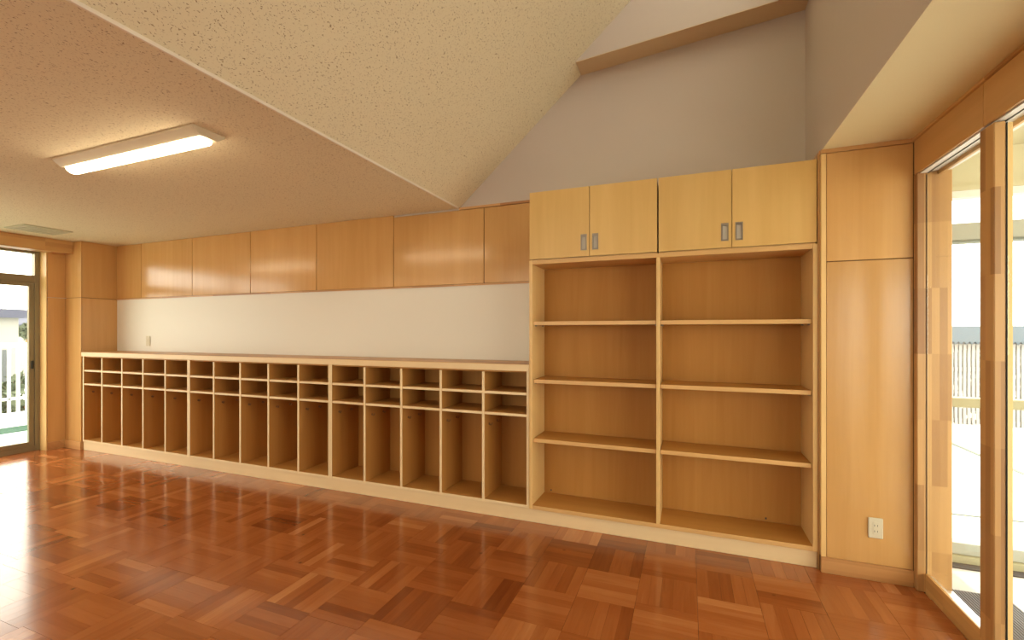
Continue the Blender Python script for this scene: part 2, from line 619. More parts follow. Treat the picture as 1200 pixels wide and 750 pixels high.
def strip_mesh(w, l, tone, ydir):
    key = (round(w, 3), round(l, 3), round(tone * 20), ydir)
    if key in STRIP_CACHE:
        return STRIP_CACHE[key]
    v, f = boxes_vf([((-w / 2, w / 2), (-l / 2, l / 2), (-0.006, 0.006))])
    me = D.meshes.new('parquet_strip')
    me.from_pydata(v, [], f)
    at = me.attributes.new('tone', 'FLOAT', 'FACE')
    al = me.attributes.new('along', 'FLOAT', 'FACE')
    for q in range(len(f)):
        at.data[q].value = round(tone * 20) / 20
        al.data[q].value = 1.0 if ydir else 0.0
    me.materials.append(M['parquet'])
    STRIP_CACHE[key] = me
    return me


rest_b, rest_t = [], []
for q, (a, r, t, yd) in enumerate(strips):
    dz = random.uniform(-0.00025, 0.0)
    if q in single:
        o = D.objects.new('parquet_strip', strip_mesh(r[1] - r[0], r[3] - r[2], t, yd))
        place(o, floor, ((r[0] + r[1]) / 2, (r[2] + r[3]) / 2, -0.006 + dz))
    else:
        rest_b.append(((r[0], r[1]), (r[2], r[3]), (-0.012, dz)))
        rest_t += [(t, 1.0 if yd else 0.0)] * 6
v, f = boxes_vf(rest_b)
rm = D.meshes.new('parquet_field')
rm.from_pydata(v, [], f)
at = rm.attributes.new('tone', 'FLOAT', 'FACE')
al = rm.attributes.new('along', 'FLOAT', 'FACE')
at.data.foreach_set('value', [a for a, b in rest_t])
al.data.foreach_set('value', [b for a, b in rest_t])
rm.materials.append(M['parquet'])
ro = D.objects.new('parquet_field', rm)
COL.objects.link(ro)
ro.parent = floor
ro.location = -WLOC[floor]
ro['kind'] = 'stuff'

# ------------------------------------------------------------------ ceiling
ceil = box('ceiling', (-7.05, XS), (YR - 0.1, YW), (ZC, ZC + 0.08), 'ceiling', kind='structure',
           label='low cream flecked ceiling with raised sloping bay')
prism_y('sloped_ceiling', [(XS, ZC), (XS, ZC + 0.08), (XWELL + 0.06, ZTOP + 0.06 * SLOPE + 0.08), (XWELL + 0.06, ZTOP + 0.06 * SLOPE)],
        YR - 0.1, YW, 'ceiling', ceil)
prism_y('edge_bead', [(XS - 0.006, ZC), (XS - 0.006, ZC - 0.004), (XS + 0.005, ZC - 0.004), (XS + 0.012, ZC + 0.006), (XS + 0.005, ZC + 0.006)],
        YR, YW, 'bead', ceil)
ZB = 3.297
XB = XS + (ZB - ZC) / SLOPE
ZB2 = ZB + 0.084 * (XWELL - XB)          # the beam climbs slightly towards the well wall
prism_y('beam', [(XB, ZB), (XWELL, ZB2), (XWELL, ZTOP)], 3.21, YW, 'paper', ceil)
prism_y('soffit_bounce_tint', [(XB + 0.004, ZB - 0.0035), (XWELL - 0.001, ZB2 - 0.004), (XWELL - 0.001, ZB2 - 0.0002), (XB + 0.004, ZB + 0.0001)], 3.2105, YW - 0.001, 'beam_bounce', ceil)  # thin sheet under the beam carrying the painted floor bounce
boxes('well_wall', [((XWELL, XWELL + 0.06), (YR - 0.1, YW), (ZR, 3.75)), ((XWELL, XWELL + 0.06), (YR - 0.1, YW), (4.35, ZTOP + 0.05)),
                    ((XWELL, XWELL + 0.06), (YR - 0.1, -3.0), (3.75, 4.35)), ((XWELL, XWELL + 0.06), (3.05, YW), (3.75, 4.35))], 'paper', ceil)
box('door_side_ceiling', (XWELL + 0.0605, 1.30), (YR - 0.1, YW), (ZR, ZR + 0.1), 'ceil_paint', ceil)
box('well_edge', (XWELL, XWELL + 0.06), (YR - 0.1, 3.0), (ZR - 0.001, ZR), 'ceil_paint', ceil)

win3 = empty('added_well_window', (0.74, 0, 3.75), kind='structure', label='unseen strip window added high in the light well wall for daylight')  # added out of view to bring daylight onto the sloped ceiling
box('pane', (0.728, 0.734), (-2.97, 3.02), (3.78, 4.32), 'glass', win3)
box('window_frame', (0.71, 0.75), (-3.0, 3.05), (3.75, 3.78), 'aluminium', win3)
box('window_frame', (0.71, 0.75), (-3.0, 3.05), (4.32, 4.35), 'aluminium', win3)
for yy in (-3.0, -1.5, 0.0, 1.5, 3.02):
    box('mullion', (0.71, 0.75), (yy, yy + 0.03), (3.78, 4.32), 'aluminium', win3)

# ------------------------------------------------------------------ back wall
wall_back = box('wall_back', (-7.05, 1.30), (YW, YW + 0.14), (-0.12, 4.75), 'paper', kind='structure',
                label='back wall with maple panels over a white board strip')
seams = [-6.47, -6.000, -5.112, -4.220, -3.337, -2.450, -1.562, -1.048]
for a, b in zip(seams[:-1], seams[1:]):
    box('panel', (a + 0.0035, b - 0.0035), (YW - 0.014, YW), (1.748, 2.366 if a > -2.5 else 2.384), 'panel_z', wall_back, bevel=0.0012)
box('panel_backing', (-6.47, -1.048), (YW - 0.004, YW - 0.0005), (1.735, 2.37), 'dark_gap', wall_back)
box('panel_trim', (-6.468, -1.048), (YW - 0.018, YW), (1.732, 1.745), 'lam_x', wall_back)
box('panel_cap', (XS + 0.01, -1.0), (YW - 0.020, YW), (2.369, 2.388), 'lam_x', wall_back)
box('white_panel', (-6.468, -1.048), (YW - 0.010, YW), (1.118, 1.732), 'white_panel', wall_back)

# wooden pier between the bookcase and the glazed wall
PY = 3.0
pier = box('pier', (0.70, 1.25), (PY + 0.014, YW), (0.0, ZR), 'dark_gap', wall_back)
box('edge_post', (0.695, 0.7195), (PY - 0.004, PY + 0.06), (0.088, ZR - 0.024), 'birch_z', wall_back, bevel=0.0015)
box('filler_strip', (0.6848, 0.6945), (PY + 0.022, PY + 0.10), (0.0, 2.36), 'lam_z', wall_back)
box('panel', (0.7225, 1.109), (PY, PY + 0.014), (0.088, 1.738), 'panel_z', wall_back, bevel=0.0012)
box('panel', (0.7225, 1.109), (PY, PY + 0.014), (1.743, ZR - 0.024), 'panel_z', wall_back, bevel=0.0012)
box('panel_cap', (0.695, 1.109), (PY - 0.008, PY + 0.014), (ZR - 0.022, ZR), 'lam_x', wall_back)
prism_y('panel_cap', [(0.690, 2.352), (0.6995, 2.352), (0.6995, 2.372), (0.690, 2.372)], PY + 0.014, YW, 'lam_x', wall_back)
box('baseboard_right', (0.695, 1.109), (PY - 0.010, PY + 0.013), (0.0, 0.087), 'lam_x', kind='structure', bevel=0.002,
    label='laminated skirting board under the wooden pier panel')

# ------------------------------------------------------------------ left wall, column, window
wall_left = boxes('wall_left', [((-7.05, XL), (2.867, YW), (-0.02, ZC)), ((-7.05, XL - 0.005), (YR, 2.867), (2.262, ZC)), ((-7.05, XL), (YR, 0.26), (-0.02, 2.262))],
                  'outer', kind='structure', label='left wall with wooden column and tall aluminium window')
box('column', (XL, XCOL - 0.014), (YF + 0.014, YW), (0, ZC), 'dark_gap', wall_left)
for z0, z1 in ((0.088, 1.736), (1.741, ZC)):
    box('panel', (XL + 0.001, XCOL), (YF - 0.002, YF + 0.013), (z0, z1), 'panel_z', wall_left, bevel=0.0012)
    box('panel', (XCOL - 0.0135, XCOL), (YF + 0.014, YW - 0.001), (z0, z1), 'panel_z', wall_left, bevel=0.0012)
    box('panel', (XL, XL + 0.012), (2.871, YF - 0.003), (z0, min(z1, 2.3)), 'panel_z', wall_left, bevel=0.0012)
box('jamb_lining', (-6.925, XL + 0.013), (2.858, 2.8665), (0.0, 2.262), 'birch_z', wall_left)
box('curtain_box', (XL - 0.004, -6.62), (YR, YF - 0.003), (2.245, ZC - 0.001), 'lam_y', wall_left, bevel=0.002)
boxes('baseboard_left', [((XL + 0.0002, XCOL + 0.006), (YF - 0.010, YF + 0.012), (0, 0.087)), ((XL + 0.0002, XL + 0.014), (2.868, YF - 0.0105), (0, 0.087)),
                         ((XCOL - 0.012, XCOL + 0.006), (YF + 0.0125, YF + 0.03), (0, 0.087))], 'lam_x', kind='structure',
      label='laminated skirting board round the corner column')

win1 = empty('window_1', (-6.93, 0, 0), kind='structure', label='tall bronze aluminium window with transom light')
ax = (-6.975, -6.905)
box('jamb', ax, (2.815, 2.857), (0.0, 2.262), 'aluminium', win1, bevel=0.002)
box('head_rail', ax, (0.26, 2.815), (2.232, 2.262), 'aluminium', win1)
box('transom', ax, (0.26, 2.8148), (1.900, 1.985), 'aluminium', win1, bevel=0.002)
box('bottom_rail', ax, (0.26, 2.8148), (0.0, 0.055), 'aluminium', win1, bevel=0.002)
box('sash_stile', (-6.955, -6.915), (2.770, 2.8145), (0.055, 1.900), 'aluminium', win1, bevel=0.002)
box('sash_rail', (-6.955, -6.915), (0.26, 2.7695), (1.860, 1.8995), 'aluminium', win1, bevel=0.002)
box('sash_rail', (-6.955, -6.915), (0.26, 2.7695), (0.0555, 0.105), 'aluminium', win1, bevel=0.002)
for yy in (1.55, 0.30):
    box('mullion', ax, (yy - 0.04, yy + 0.04), (0.0555, 2.232), 'aluminium', win1)
ys = [2.77, 1.55, 0.30]
for a, b in zip(ys[1:], ys[:-1]):
    box('pane', (-6.938, -6.932), (a + 0.041, b - 0.041 if b < 2.7 else b), (0.106, 1.860), 'glass', win1)
    box('pane', (-6.938, -6.932), (a + 0.041, b - 0.041 if b < 2.7 else 2.814), (1.986, 2.231), 'glass', win1)
box('latch', (-6.915, -6.900), (2.785, 2.805), (0.93, 1.02), 'gasket', win1, bevel=0.003)

# ------------------------------------------------------------------ right glazed wall
wall_right = box('wall_right', (XD + 0.012, 1.25), (YR - 0.1, 2.9995), (2.20, ZR), 'outer', kind='structure',
                 label='panelled header over the glazed wall')
hs = [2.995, 2.391, 1.48, 0.57, -0.34, -1.25, -2.16, -3.07, -3.5]
for a, b in zip(hs[1:], hs[:-1]):
    box('header_panel', (XD, XD + 0.0115), (a + 0.002, b - 0.002), (2.177, 2.352), 'panel_y', wall_right, bevel=0.001)
box('header_trim', (XD - 0.010, XD + 0.0118), (YR, 2.994), (2.3525, ZR - 0.001), 'lam_y', wall_right, bevel=0.002)
boxes('wall_rear', [((-7.05, 1.30), (YR - 0.14, YR), (-0.12, 0.95)), ((-7.05, 1.30), (YR - 0.14, YR), (2.25, 4.75)),
                    ((-7.05, -4.6), (YR - 0.14, YR), (0.95, 2.25)), ((-0.6, 1.30), (YR - 0.14, YR), (0.95, 2.25))],
      'white_panel', kind='structure', label='white wall with a wide added window behind the viewer')
win4 = empty('added_rear_window', (-2.6, YR - 0.07, 0.75), kind='structure', label='wide unseen window added behind the viewer for daylight')  # added out of view as main light on the furniture fronts
for zz in (0.95, 2.215):
    box('window_frame', (-4.6, -0.6), (YR - 0.10, YR - 0.05), (zz, zz + 0.035), 'aluminium', win4)
for k in range(5):
    xx = -4.6 + k * 0.99
    box('mullion', (xx, xx + 0.04), (YR - 0.10, YR - 0.05), (0.985, 2.215), 'aluminium', win4)
    if k < 4:
        box('pane', (xx + 0.04, xx + 0.99), (YR - 0.077, YR - 0.073), (0.985, 2.215), 'glass', win4)
box('side_return', (XD + 0.001, 1.25), (YR, 0.499), (0, 2.176), 'panel_z', wall_right)

win2 = empty('window_2', (1.15, 0, 0), kind='structure', label='tall glazed timber screen to the porch')
box('post', (XD, 1.253), (2.958, 2.9985), (0.0, 2.176), 'lam_z', win2, bevel=0.003)
box('head_lining', (XD + 0.013, 1.1505), (0.50, 2.957), (2.171, 2.176), 'porch_white', win2)
box('outer_head', (1.158, 1.253), (0.50, 2.957), (2.178, 2.198), 'porch_white', win2)
box('head_track', (1.1515, 1.1555), (0.50, 2.957), (2.168, 2.177), 'gasket', win2)
box('drip_rail', (1.195, 1.207), (0.50, 2.957), (2.158, 2.177), 'lam_y', win2)
box('sill', (1.143, 1.156), (0.50, 2.957), (-0.011, 0.098), 'lam_y', win2, bevel=0.002)
box('sill_track', (1.1565, 1.175), (0.50, 2.957), (0.0, 0.088), 'track', win2)
box('sill_outer', (1.1755, 1.253), (0.50, 2.957), (-0.02, 0.03), 'track', win2)
my = [2.417, 1.48]
for yy in my:
    box('mullion', (XD, 1.147), (yy - 0.092, yy), (0.0985 if yy < 2 else 0.0985, 2.1675), 'lam_z', win2, bevel=0.004)
    box('mullion_fillet', (1.1475, 1.168), (yy - 0.088, yy - 0.004), (0.0985, 2.160), 'birch_z', win2)
    box('gasket', (1.1475, 1.1500), (yy - 0.0905, yy - 0.0882), (0.0985, 2.160), 'gasket', win2)
edges = [2.957] + [e for yy in my for e in (yy, yy - 0.0920)] + [0.50]
for k in range(0, len(edges), 2):
    hi, lo = edges[k], edges[k + 1]
    box('pane', (1.1485, 1.1535), (lo + 0.001, hi - 0.003), (0.0985, 2.1705), 'glass', win2)
    box('gasket', (1.1470, 1.1500), (hi - 0.0025, hi - 0.0005), (0.0985, 2.161), 'gasket', win2)

# ------------------------------------------------------------------ lockers
LX0, LP, NB = -6.438, 0.3592, 5
Z0, Z1, ZT = 0.097, 0.116, 1.067
TH = 0.020


def make_hook(parent, x, y, z):
    """small coat hook screwed to the divider: round rose and upturned arm"""
    key = 'hook'
    if key not in CACHE:
        bm = bmesh.new()
        r = bmesh.ops.create_cone(bm, cap_ends=True, segments=10, radius1=0.010, radius2=0.008, depth=0.005)
        bmesh.ops.rotate(bm, verts=bm.verts, cent=(0, 0, 0), matrix=__import__('mathutils').Matrix.Rotation(math.pi / 2, 3, 'Y'))
        bmesh.ops.translate(bm, verts=bm.verts, vec=(0.003, 0, 0))
        path = [(0.003, 0, 0.0), (0.012, 0, -0.008), (0.020, 0, -0.007), (0.024, 0, 0.002), (0.025, 0, 0.010)]
        rings = []
        for q, p in enumerate(path):
            a = Vector(path[min(q + 1, 4)]) - Vector(path[max(q - 1, 0)])
            a.normalize()
            u = Vector((0, 1, 0))
            w = a.cross(u)
            rad = 0.0036 if q < 4 else 0.0044
            rings.append([bm.verts.new(Vector(p) + (u * math.cos(t) + w * math.sin(t)) * rad) for t in [h * math.pi / 3 for h in range(6)]])
        for a, b in zip(rings[:-1], rings[1:]):
            for h in range(6):
                bm.faces.new((a[h], a[(h + 1) % 6], b[(h + 1) % 6], b[h]))
        bm.faces.new(rings[-1])
        bmesh.ops.recalc_face_normals(bm, faces=bm.faces[:])
        me = D.meshes.new('coat_hook')
        bm.to_mesh(me)
        bm.free()
        me.materials.append(M['hook'])
        CACHE[key] = me
    o = D.objects.new('coat_hook', CACHE[key])
    place(o, parent, (x, y, z))


unit_labels = ['birch cubbyhole locker unit at the column end, farthest from the bookcase',
               'birch cubbyhole locker unit in the middle of the three',
               'birch cubbyhole locker unit standing against the tall bookcase']
for u in range(3):
    ux0 = LX0 + u * NB * LP
    ux1 = ux0 + NB * LP
    t = empty('locker_unit', ((ux0 + ux1) / 2, YF + 0.17, Z0), unit_labels[u], 'locker', 'birch cubbyhole lockers along the back wall')
    g = 0.0008
    yb = YW - 0.026
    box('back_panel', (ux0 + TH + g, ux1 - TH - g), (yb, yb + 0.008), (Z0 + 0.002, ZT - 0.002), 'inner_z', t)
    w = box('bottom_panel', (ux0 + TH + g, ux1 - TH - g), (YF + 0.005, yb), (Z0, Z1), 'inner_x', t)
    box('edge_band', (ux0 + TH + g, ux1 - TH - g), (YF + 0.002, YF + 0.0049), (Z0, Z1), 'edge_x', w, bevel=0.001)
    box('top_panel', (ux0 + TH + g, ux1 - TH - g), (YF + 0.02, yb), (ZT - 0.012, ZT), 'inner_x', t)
    walls = []
    for (xa, xb) in ((ux0 + g, ux0 + TH), (ux1 - TH, ux1 - g)):
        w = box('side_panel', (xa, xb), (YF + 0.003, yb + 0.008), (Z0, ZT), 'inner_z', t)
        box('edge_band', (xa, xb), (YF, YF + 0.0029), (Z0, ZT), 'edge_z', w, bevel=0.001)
        if xa < ux0 + 0.1:
            walls.append((w, xb))
    bays = []
    for k in range(1, NB):
        xc = ux0 + k * LP
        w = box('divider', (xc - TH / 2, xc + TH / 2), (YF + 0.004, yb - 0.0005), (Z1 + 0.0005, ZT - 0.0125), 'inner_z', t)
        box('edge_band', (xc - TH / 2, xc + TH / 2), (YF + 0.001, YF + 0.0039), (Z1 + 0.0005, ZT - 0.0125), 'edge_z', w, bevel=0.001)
        walls.append((w, xc + TH / 2))
    for k in range(NB):
        xa = ux0 + (TH if k == 0 else k * LP + TH / 2) + 0.0006
        xb = ux0 + (NB * LP - TH if k == NB - 1 else (k + 1) * LP - TH / 2) - 0.0006
        for zt in (0.914, 0.760):
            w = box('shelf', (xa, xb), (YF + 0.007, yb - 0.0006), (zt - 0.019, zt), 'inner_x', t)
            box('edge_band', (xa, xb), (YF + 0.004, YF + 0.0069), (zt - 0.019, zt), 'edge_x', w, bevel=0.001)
    for (w, xf) in walls:
        for hy in (YF + 0.085, YF + 0.235):
            make_hook(w, xf + 0.0002, hy, 0.655)

ct = empty('counter_top', (-3.74, 3.2, ZT), 'long laminated counter top running over the three locker units', 'counter')
box('top_board', (-6.458, -1.0485), (YF - 0.002, YW - 0.011), (ZT + 0.030, 1.117), 'lam_x', ct, bevel=0.002)
box('front_edge', (-6.458, -1.0485), (YF - 0.006, YF + 0.03), (ZT + 0.0005, 1.1145), 'plinth', ct, bevel=0.002)
box('plinth', (-6.436, 0.684), (YF + 0.008, YF + 0.030), (0.0, Z0 - 0.0005), 'plinth', bevel=0.0015,
    label='long pale plinth board on the parquet under lockers and bookcase', cat='plinth')

# ------------------------------------------------------------------ bookcase
BT = 0.022
bx = [(-1.047, -1.025), (-0.190, -0.168), (0.662, 0.684)]
BB = 3.315
bk = empty('bookcase', (-0.18, 3.18, Z0), 'open birch bookcase of two bays with six adjustable shelves', 'bookcase')
box('side_panel', bx[0], (YF - 0.008, BB + 0.008), (Z0, 1.850), 'birch_z', bk, bevel=0.0012)
box('side_panel', bx[2], (YF - 0.008, BB + 0.008), (Z0, 1.850), 'birch_z', bk, bevel=0.0012)
box('divider', bx[1], (YF - 0.007, BB - 0.0005), (0.1245, 1.8215), 'birch_z', bk, bevel=0.0012)
box('top_panel', (bx[0][1] + 0.0005, bx[2][0] - 0.0005), (YF - 0.007, BB), (1.822, 1.849), 'shelf_edge', bk, bevel=0.0012)
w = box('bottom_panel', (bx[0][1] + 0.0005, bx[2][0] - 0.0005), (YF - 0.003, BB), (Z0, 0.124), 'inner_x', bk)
box('edge_band', (bx[0][1] + 0.0005, bx[2][0] - 0.0005), (YF - 0.006, YF - 0.0031), (Z0, 0.124), 'shelf_edge', w, bevel=0.001)
for (a, b) in ((bx[0][1], bx[1][0]), (bx[1][1], bx[2][0])):
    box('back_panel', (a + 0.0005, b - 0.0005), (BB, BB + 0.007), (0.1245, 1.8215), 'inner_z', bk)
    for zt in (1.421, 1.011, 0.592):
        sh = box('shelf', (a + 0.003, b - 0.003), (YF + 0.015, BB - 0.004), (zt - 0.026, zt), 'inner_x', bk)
        box('edge_band', (a + 0.003, b - 0.003), (YF + 0.012, YF + 0.0149), (zt - 0.026, zt), 'shelf_edge', sh, bevel=0.001)
        for xx in (a + 0.006, b - 0.006):
            for yy in (YF + 0.06, BB - 0.06):
                box('shelf_pin', (xx - 0.005, xx + 0.005), (yy - 0.006, yy + 0.006), (zt - 0.034, zt - 0.0262), 'steel', sh)

for xx in (-0.972, 0.467):
    box('cable_hole', (xx - 0.005, xx + 0.005), (BB - 0.0008, BB), (0.138, 0.150), 'slot', bk)

# ------------------------------------------------------------------ overhead cupboards
cab_labels = ['birch wall cupboard of two doors above the left bookcase bay', 'birch wall cupboard of two doors beside the wooden pier']
cabs = [(-1.046, -0.1835, -0.6185), (-0.1775, 0.682, 0.2455)]
for (xa, xb, xm), lab in zip(cabs, cab_labels):
    c = empty('wall_cupboard', ((xa + xb) / 2, 3.2, 1.852), lab, 'cupboard', 'cupboards over the bookcase')
    box('carcass', (xa + 0.002, xb - 0.002), (YF + 0.014, YW - 0.001), (1.851, 2.322), 'birch_z', c)
    for (da, db, side) in ((xa + 0.002, xm - 0.002, 1), (xm + 0.002, xb - 0.002, -1)):
        hx = db - 0.037 if side == 1 else da + 0.037
        za, zb = 1.900, 2.006
        hw = 0.0195
        # door leaf with a real opening for the recessed pull
        d = boxes('door', [((da, hx - hw), (YF - 0.008, YF + 0.012), (1.8585, 2.328)), ((hx + hw, db), (YF - 0.008, YF + 0.012), (1.8585, 2.328)),
                           ((hx - hw, hx + hw), (YF - 0.008, YF + 0.012), (1.8585, za)), ((hx - hw, hx + hw), (YF - 0.008, YF + 0.012), (zb, 2.328))],
                  'door', c)
        h = boxes('recessed_pull', [((hx - hw - 0.001, hx - hw + 0.007), (YF - 0.011, YF + 0.009), (za - 0.001, zb + 0.001)),
                                    ((hx + hw - 0.007, hx + hw + 0.001), (YF - 0.011, YF + 0.009), (za - 0.001, zb + 0.001)),
                                    ((hx - hw + 0.007, hx + hw - 0.007), (YF - 0.011, YF + 0.009), (za - 0.001, za + 0.008)),
                                    ((hx - hw + 0.007, hx + hw - 0.007), (YF - 0.011, YF + 0.009), (zb - 0.014, zb + 0.001))],
                  'steel', d, label='grey metal recessed pull')
        box('pull_recess', (hx - hw + 0.007, hx + hw - 0.007), (YF - 0.002, YF + 0.004), (za + 0.008, zb - 0.014), 'steel_cup', d)

# ------------------------------------------------------------------ outlet and switch
o = empty('power_outlet', (0.945, PY, 0.233), 'ivory double power outlet low on the wooden pier panel', 'outlet')
box('cover_plate', (0.912, 0.978), (PY - 0.008, PY - 0.0002), (0.231, 0.341), 'plastic', o, bevel=0.003)
ins = box('socket', (0.932, 0.960), (PY - 0.0098, PY - 0.0082), (0.252, 0.320), 'plastic', o, bevel=0.0008)
for zz in (0.301, 0.270):
    for xx in (0.939, 0.952):
        box('slot', (xx - 0.0012, xx + 0.0012), (PY - 0.0104, PY - 0.0099), (zz - 0.005, zz + 0.005), 'slot', ins)
s = empty('wall_switch', (-5.871, YW - 0.010, 1.181), 'small ivory wall switch on the white board strip', 'switch')
box('cover_plate', (-5.908, -5.836), (YW - 0.018, YW - 0.0102), (1.181, 1.297), 'plastic', s, bevel=0.003)
box('rocker', (-5.888, -5.856), (YW - 0.022, YW - 0.0182), (1.212, 1.266), 'plastic', s, bevel=0.002)

# ------------------------------------------------------------------ ceiling lamps and vent
lamp_proto = None
lamp_spots = [(-2.92, 1.605, 'lit tube lamp on the low ceiling near the sloping bay'),
              (-5.75, 1.605, 'added unseen tube lamp on the low ceiling by the aluminium window'),  # this lamp and those below are added out of view for light
              (-2.92, -1.30, 'added unseen tube lamp on the low ceiling behind the viewer'),
              (-5.75, -1.30, 'added unseen tube lamp in the far rear corner of the low ceiling'),
              (-4.35, -1.30, 'added unseen tube lamp midway along the rear row'),
              (-2.92, -2.60, 'added unseen tube lamp close to the added rear window'),
              (-5.00, -2.60, 'added unseen tube lamp near the added rear window and left wall')]
for lx, ly, lab in lamp_spots:
    L = empty('ceiling_lamp', (lx, ly, ZC), lab, 'lamp', 'tube lamps on the low ceiling')
    h = 0.62
    body = prism_x('lamp_body', [(ly - 0.085, ZC), (ly + 0.085, ZC), (ly + 0.085, ZC - 0.010), (ly + 0.044, ZC - 0.040), (ly - 0.044, ZC - 0.040), (ly - 0.085, ZC - 0.010)],
                   lx - h, lx + h, 'lamp_body', L)
    prof = [(ly + 0.040 * math.cos(t), ZC - 0.0405 - 0.030 * math.sin(t)) for t in [math.pi * q / 8 for q in range(9)]]
    prism_x('diffuser', prof, lx - h + 0.035, lx + h - 0.035, 'lamp_light', L)
vt = empty('ceiling_vent', (-6.12, 2.53, ZC), 'flat grey ventilation grille in the low ceiling by the window', 'vent')
boxes('vent_frame', [((-6.31, -5.94), (2.345, 2.37), (ZC - 0.010, ZC - 0.0005)), ((-6.31, -5.94), (2.69, 2.715), (ZC - 0.010, ZC - 0.0005)),
                     ((-6.31, -6.285), (2.37, 2.69), (ZC - 0.010, ZC - 0.0005)), ((-5.965, -5.94), (2.37, 2.69), (ZC - 0.010, ZC - 0.0005))], 'vent', vt)
box('backing', (-6.285, -5.965), (2.37, 2.69), (ZC - 0.002, ZC - 0.0005), 'slot', vt)
for k in range(8):
    y0 = 2.376 + k * 0.040
    box('slat', (-6.285, -5.965), (y0, y0 + 0.029), (ZC - 0.008, ZC - 0.004), 'vent', vt)

# ------------------------------------------------------------------ porch beyond the glazed wall
SY = 3.45
box('porch_floor', (1.254, 9.0), (-6.0, 7.7), (-0.12, -0.004), 'deck', kind='structure', label='sunlit pale deck outside the glazed screen')
box('porch_ceiling', (1.254, 4.2), (-6.0, SY + 0.10), (2.42, 2.52), 'porch_cream', kind='structure', label='cream porch ceiling')
sc = empty('porch_screen', (2.6, SY, 0.0), 'pale glazed porch screen with transom and cream handrail', 'screen')
box('lintel', (1.30, 4.2), (SY, SY + 0.07), (2.205, 2.419), 'porch_cream', sc)
box('head_rail', (1.30, 4.2), (SY - 0.015, SY + 0.05), (2.137, 2.177), 'porch_white', sc)
box('head_strip', (1.30, 4.2), (SY - 0.02, SY + 0.05), (2.178, 2.204), 'porch_cream', sc)
box('transom', (1.30, 4.2), (SY - 0.02, SY + 0.05), (1.885, 1.986), 'porch_frame', sc, bevel=0.003)
box('transom_drip', (1.30, 4.2), (SY - 0.026, SY + 0.05), (1.872, 1.8845), 'drain', sc)
box('handrail', (1.30, 4.2), (SY - 0.05, SY + 0.03), (0.908, 0.962), 'rail_cream', sc, bevel=0.006)
box('bottom_rail', (1.30, 4.2), (SY - 0.02, SY + 0.05), (0.04, 0.108), 'porch_frame', sc, bevel=0.003)
box('sill_strip', (1.30, 4.2), (SY - 0.05, SY + 0.10), (-0.003, 0.0395), 'rail_cream', sc)
box('end_post', (1.256, 1.37), (SY - 0.02, SY + 0.16), (0.0, 2.419), 'porch_white', sc)
box('end_post', (4.10, 4.20), (SY + 0.0505, SY + 0.15), (0.0, 2.2), 'porch_white', sc)
box('pane', (1.37, 4.1), (SY + 0.01, SY + 0.016), (1.986, 2.137), 'glass', sc)

m = empty('door_mat', (1.33, 1.2, 0.0), 'grey ribbed rubber mat outside the glazed screen', 'mat')
box('mat_base', (1.262, 1.50), (-1.0, 3.03), (-0.0035, 0.004), 'mat', m)
ribs = [((1.266 + k * 0.013, 1.266 + k * 0.013 + 0.007), (-1.0, 3.03), (0.004, 0.009)) for k in range(18)]
for r in ribs:
    box('rib', *r, 'mat_rib', m)
box('edge_mat', (1.40, 4.0), (SY - 0.12, SY - 0.055), (-0.0035, 0.004), 'mat', label='narrow grey mat strip along the porch screen foot', cat='mat')

# drain lines across the deck
box('deck_drain', (2.945, 2.985), (4.4, 7.1), (-0.003, 0.004), 'drain', label='grey green drain strip running out across the bright deck', cat='drain')
box('deck_joint', (1.5, 7.0), (4.300, 4.325), (-0.003, 0.002), 'drain', label='thin grey joint strip across the deck before the porch screen', cat='joint')

# white slat fence with corrugated cap beyond the porch
FY = 7.2
fn = empty('slat_fence', (3.78, FY, 0), 'white slat fence with scalloped grey cap beyond the porch', 'fence')
for k in range(62):
    x0 = 2.5 + k * 0.041
    box('slat', (x0, x0 + 0.026), (FY, FY + 0.02), (0.205, 1.19), 'slat_paint', fn)
for zz in (0.22, 0.86, 1.12):
    box('fence_rail', (2.5, 5.05), (FY + 0.0205, FY + 0.05), (zz, zz + 0.05), 'slat_paint', fn)
for k in range(3):
    box('fence_post', (2.5 + k * 1.24, 2.56 + k * 1.24), (FY + 0.0505, FY + 0.12), (-0.004, 1.19), 'fence', fn)
box('kerb', (2.5, 5.05), (FY - 0.04, FY + 0.05), (-0.004, 0.2045), 'fence', fn)
vv, ff = [], []
n = 500
for k in range(n + 1):
    x = 2.5 + k * 2.6 / n
    dz = 0.014 * math.sin(2 * math.pi * (x / 0.052))
    for (yy, zz) in ((FY - 0.06, 1.208), (FY - 0.06, 1.214), (FY + 1.4, 1.420), (FY + 1.4, 1.414)):
        vv.append((x, yy, zz + dz))
    if k:
        b0, b1 = 4 * (k - 1), 4 * k
        for h in range(4):
            ff.append((b0 + h, b0 + (h + 1) % 4, b1 + (h + 1) % 4, b1 + h))
mesh('corrugated_cap', vv, ff, 'corrugated', fn)

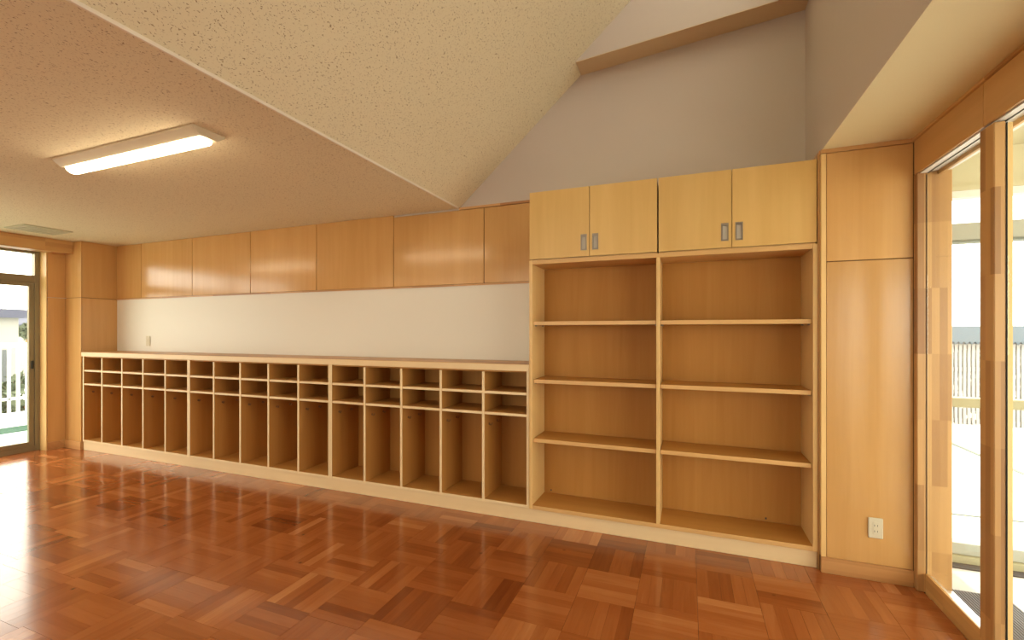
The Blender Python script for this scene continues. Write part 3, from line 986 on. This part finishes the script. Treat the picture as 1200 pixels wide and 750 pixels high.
# ------------------------------------------------------------------ ground, far houses, left balcony
box('ground', (-90, 90), (-60, 110), (-1.35, -1.2), 'ground', kind='structure', label='pale ground outside')
box('balcony_floor', (-9.85, -7.06), (-6.0, 14.0), (-0.25, -0.10), 'pale_green', kind='structure', label='pale green balcony floor outside the left window')
box('balcony_border', (-9.50, -9.02), (-6.0, 14.0), (-0.099, -0.090), 'green', label='dark green border strip along the balcony floor', cat='strip')
rl = empty('balcony_railing', (-9.62, 3.6, -0.1), 'white balcony railing of thin bars on a low kerb', 'railing')
box('kerb', (-9.72, -9.56), (-3.0, 12.0), (-0.0995, 0.10), 'fence', rl)
box('top_rail', (-9.66, -9.60), (-3.0, 12.0), (1.10, 1.175), 'fence', rl)
box('lower_rail', (-9.645, -9.615), (-3.0, 12.0), (0.30, 0.34), 'fence', rl)
for k in range(84):
    y0 = 0.2 + k * 0.1005
    box('baluster', (-9.645, -9.615), (y0, y0 + 0.032), (0.1005, 1.0995), 'fence', rl)


def house(name, x, y, z1, ridge, label, lines):
    t = empty(name, ((x[0] + x[1]) / 2, (y[0] + y[1]) / 2, -1.2), label, 'house')
    box('wall', x, y, (-1.2, z1), 'house', t)
    e = 0.2
    ym = (y[0] + y[1]) / 2
    prism_x('roof', [(y[0] - e, z1), (y[1] + e, z1), (y[1] + e, z1 + 0.22), (ym, ridge), (y[0] - e, z1 + 0.22)], x[0] - e, x[1] + e, 'roof', t)
    for (face, a, b, za, zb) in lines:
        if face == 'x1':
            w = box('window', (x[1], x[1] + 0.04), (a, b), (za, zb), 'house_glass', t)
            box('sash', (x[1] + 0.04, x[1] + 0.06), ((a + b) / 2 - 0.03, (a + b) / 2 + 0.03), (za, zb), 'porch_white', w)
        else:
            w = box('window', (a, b), (y[0] - 0.04, y[0]), (za, zb), 'house_glass', t)
            box('sash', ((a + b) / 2 - 0.03, (a + b) / 2 + 0.03), (y[0] - 0.06, y[0] - 0.04), (za, zb), 'porch_white', w)


house('house', (-25.0, -17.0), (-2.0, 6.60), 1.72, 2.02, 'pale house with blue grey roof beyond the white balcony railing', [('x1', 5.85, 6.40, -0.4, 0.86), ('x1', 3.0, 4.6, -0.4, 0.86), ('x1', 0.0, 1.4, -0.4, 0.86)])
house('house', (-46.0, -36.0), (14.0, 22.0), 1.5, 2.9, 'small far house glimpsed past the pale house corner', [('x1', 15.6, 16.8, -0.4, 0.9), ('x1', 18.0, 19.4, -0.4, 0.9)])
house('house', (8.0, 26.0), (24.0, 34.0), 0.85, 1.62, 'far house with low grey roof beyond the slat fence', [('y0', 10.0, 11.4, -0.5, 0.5), ('y0', 13.5, 15.0, -0.5, 0.5)])


def shrub(loc, r, label, seed, zc):
    rnd = random.Random(seed)
    t = empty('shrub', loc, label, 'shrub')
    vv, ff = [], []
    for k in range(420):
        u, w = rnd.uniform(-1, 1), rnd.uniform(0, 2 * math.pi)
        rad = r * rnd.uniform(0.6, 1.05)
        s_ = math.sqrt(1 - u * u)
        p = Vector((loc[0] + rad * s_ * math.cos(w), loc[1] + rad * s_ * math.sin(w), zc + rad * u * 1.15))
        a = Vector((rnd.gauss(0, 1), rnd.gauss(0, 1), rnd.gauss(0, 1))).normalized() * 0.16
        b = Vector((rnd.gauss(0, 1), rnd.gauss(0, 1), rnd.gauss(0, 1))).normalized() * 0.08
        n = len(vv)
        vv += [p - a, p + b, p + a, p - b]
        ff.append((n, n + 1, n + 2, n + 3))
    fo = mesh('foliage', vv, ff, 'leaf', t)
    fo['kind'] = 'stuff'
    box('trunk', (loc[0] - 0.05, loc[0] + 0.05), (loc[1] - 0.05, loc[1] + 0.05), (loc[2], zc), 'hook', t)


shrub((-30.0, 11.95, -1.2), 0.30, 'small clipped dark tree beside the pale house corner', 3, 1.35)
shrub((-15.0, 5.9, -1.2), 0.55, 'bushy shrub beyond the white balcony railing by the pale house', 5, -0.35)
shrub((-13.4, 7.0, -1.2), 0.50, 'loose shrub beyond the balcony railing nearest the window jamb', 6, -0.25)
hd = empty('hedge', (5.5, 9.2, -1.2), 'dark clipped hedge seen through the gaps of the slat fence', 'hedge')
rnd = random.Random(11)
vv, ff = [], []
for k in range(3000):
    p = Vector((rnd.uniform(2.2, 9.2), 9.2 + rnd.uniform(-0.25, 0.25), rnd.uniform(-0.9, 1.05)))
    a = Vector((rnd.gauss(0, 1), rnd.gauss(0, 1), rnd.gauss(0, 1))).normalized() * 0.13
    b = Vector((rnd.gauss(0, 1), rnd.gauss(0, 1), rnd.gauss(0, 1))).normalized() * 0.08
    n = len(vv)
    vv += [p - a, p + b, p + a, p - b]
    ff.append((n, n + 1, n + 2, n + 3))
mesh('foliage', vv, ff, 'leaf', hd)['kind'] = 'stuff'
for k in range(6):
    box('trunk', (2.6 + k * 1.2, 2.68 + k * 1.2), (9.16, 9.24), (-1.2, 0.6), 'hook', hd)
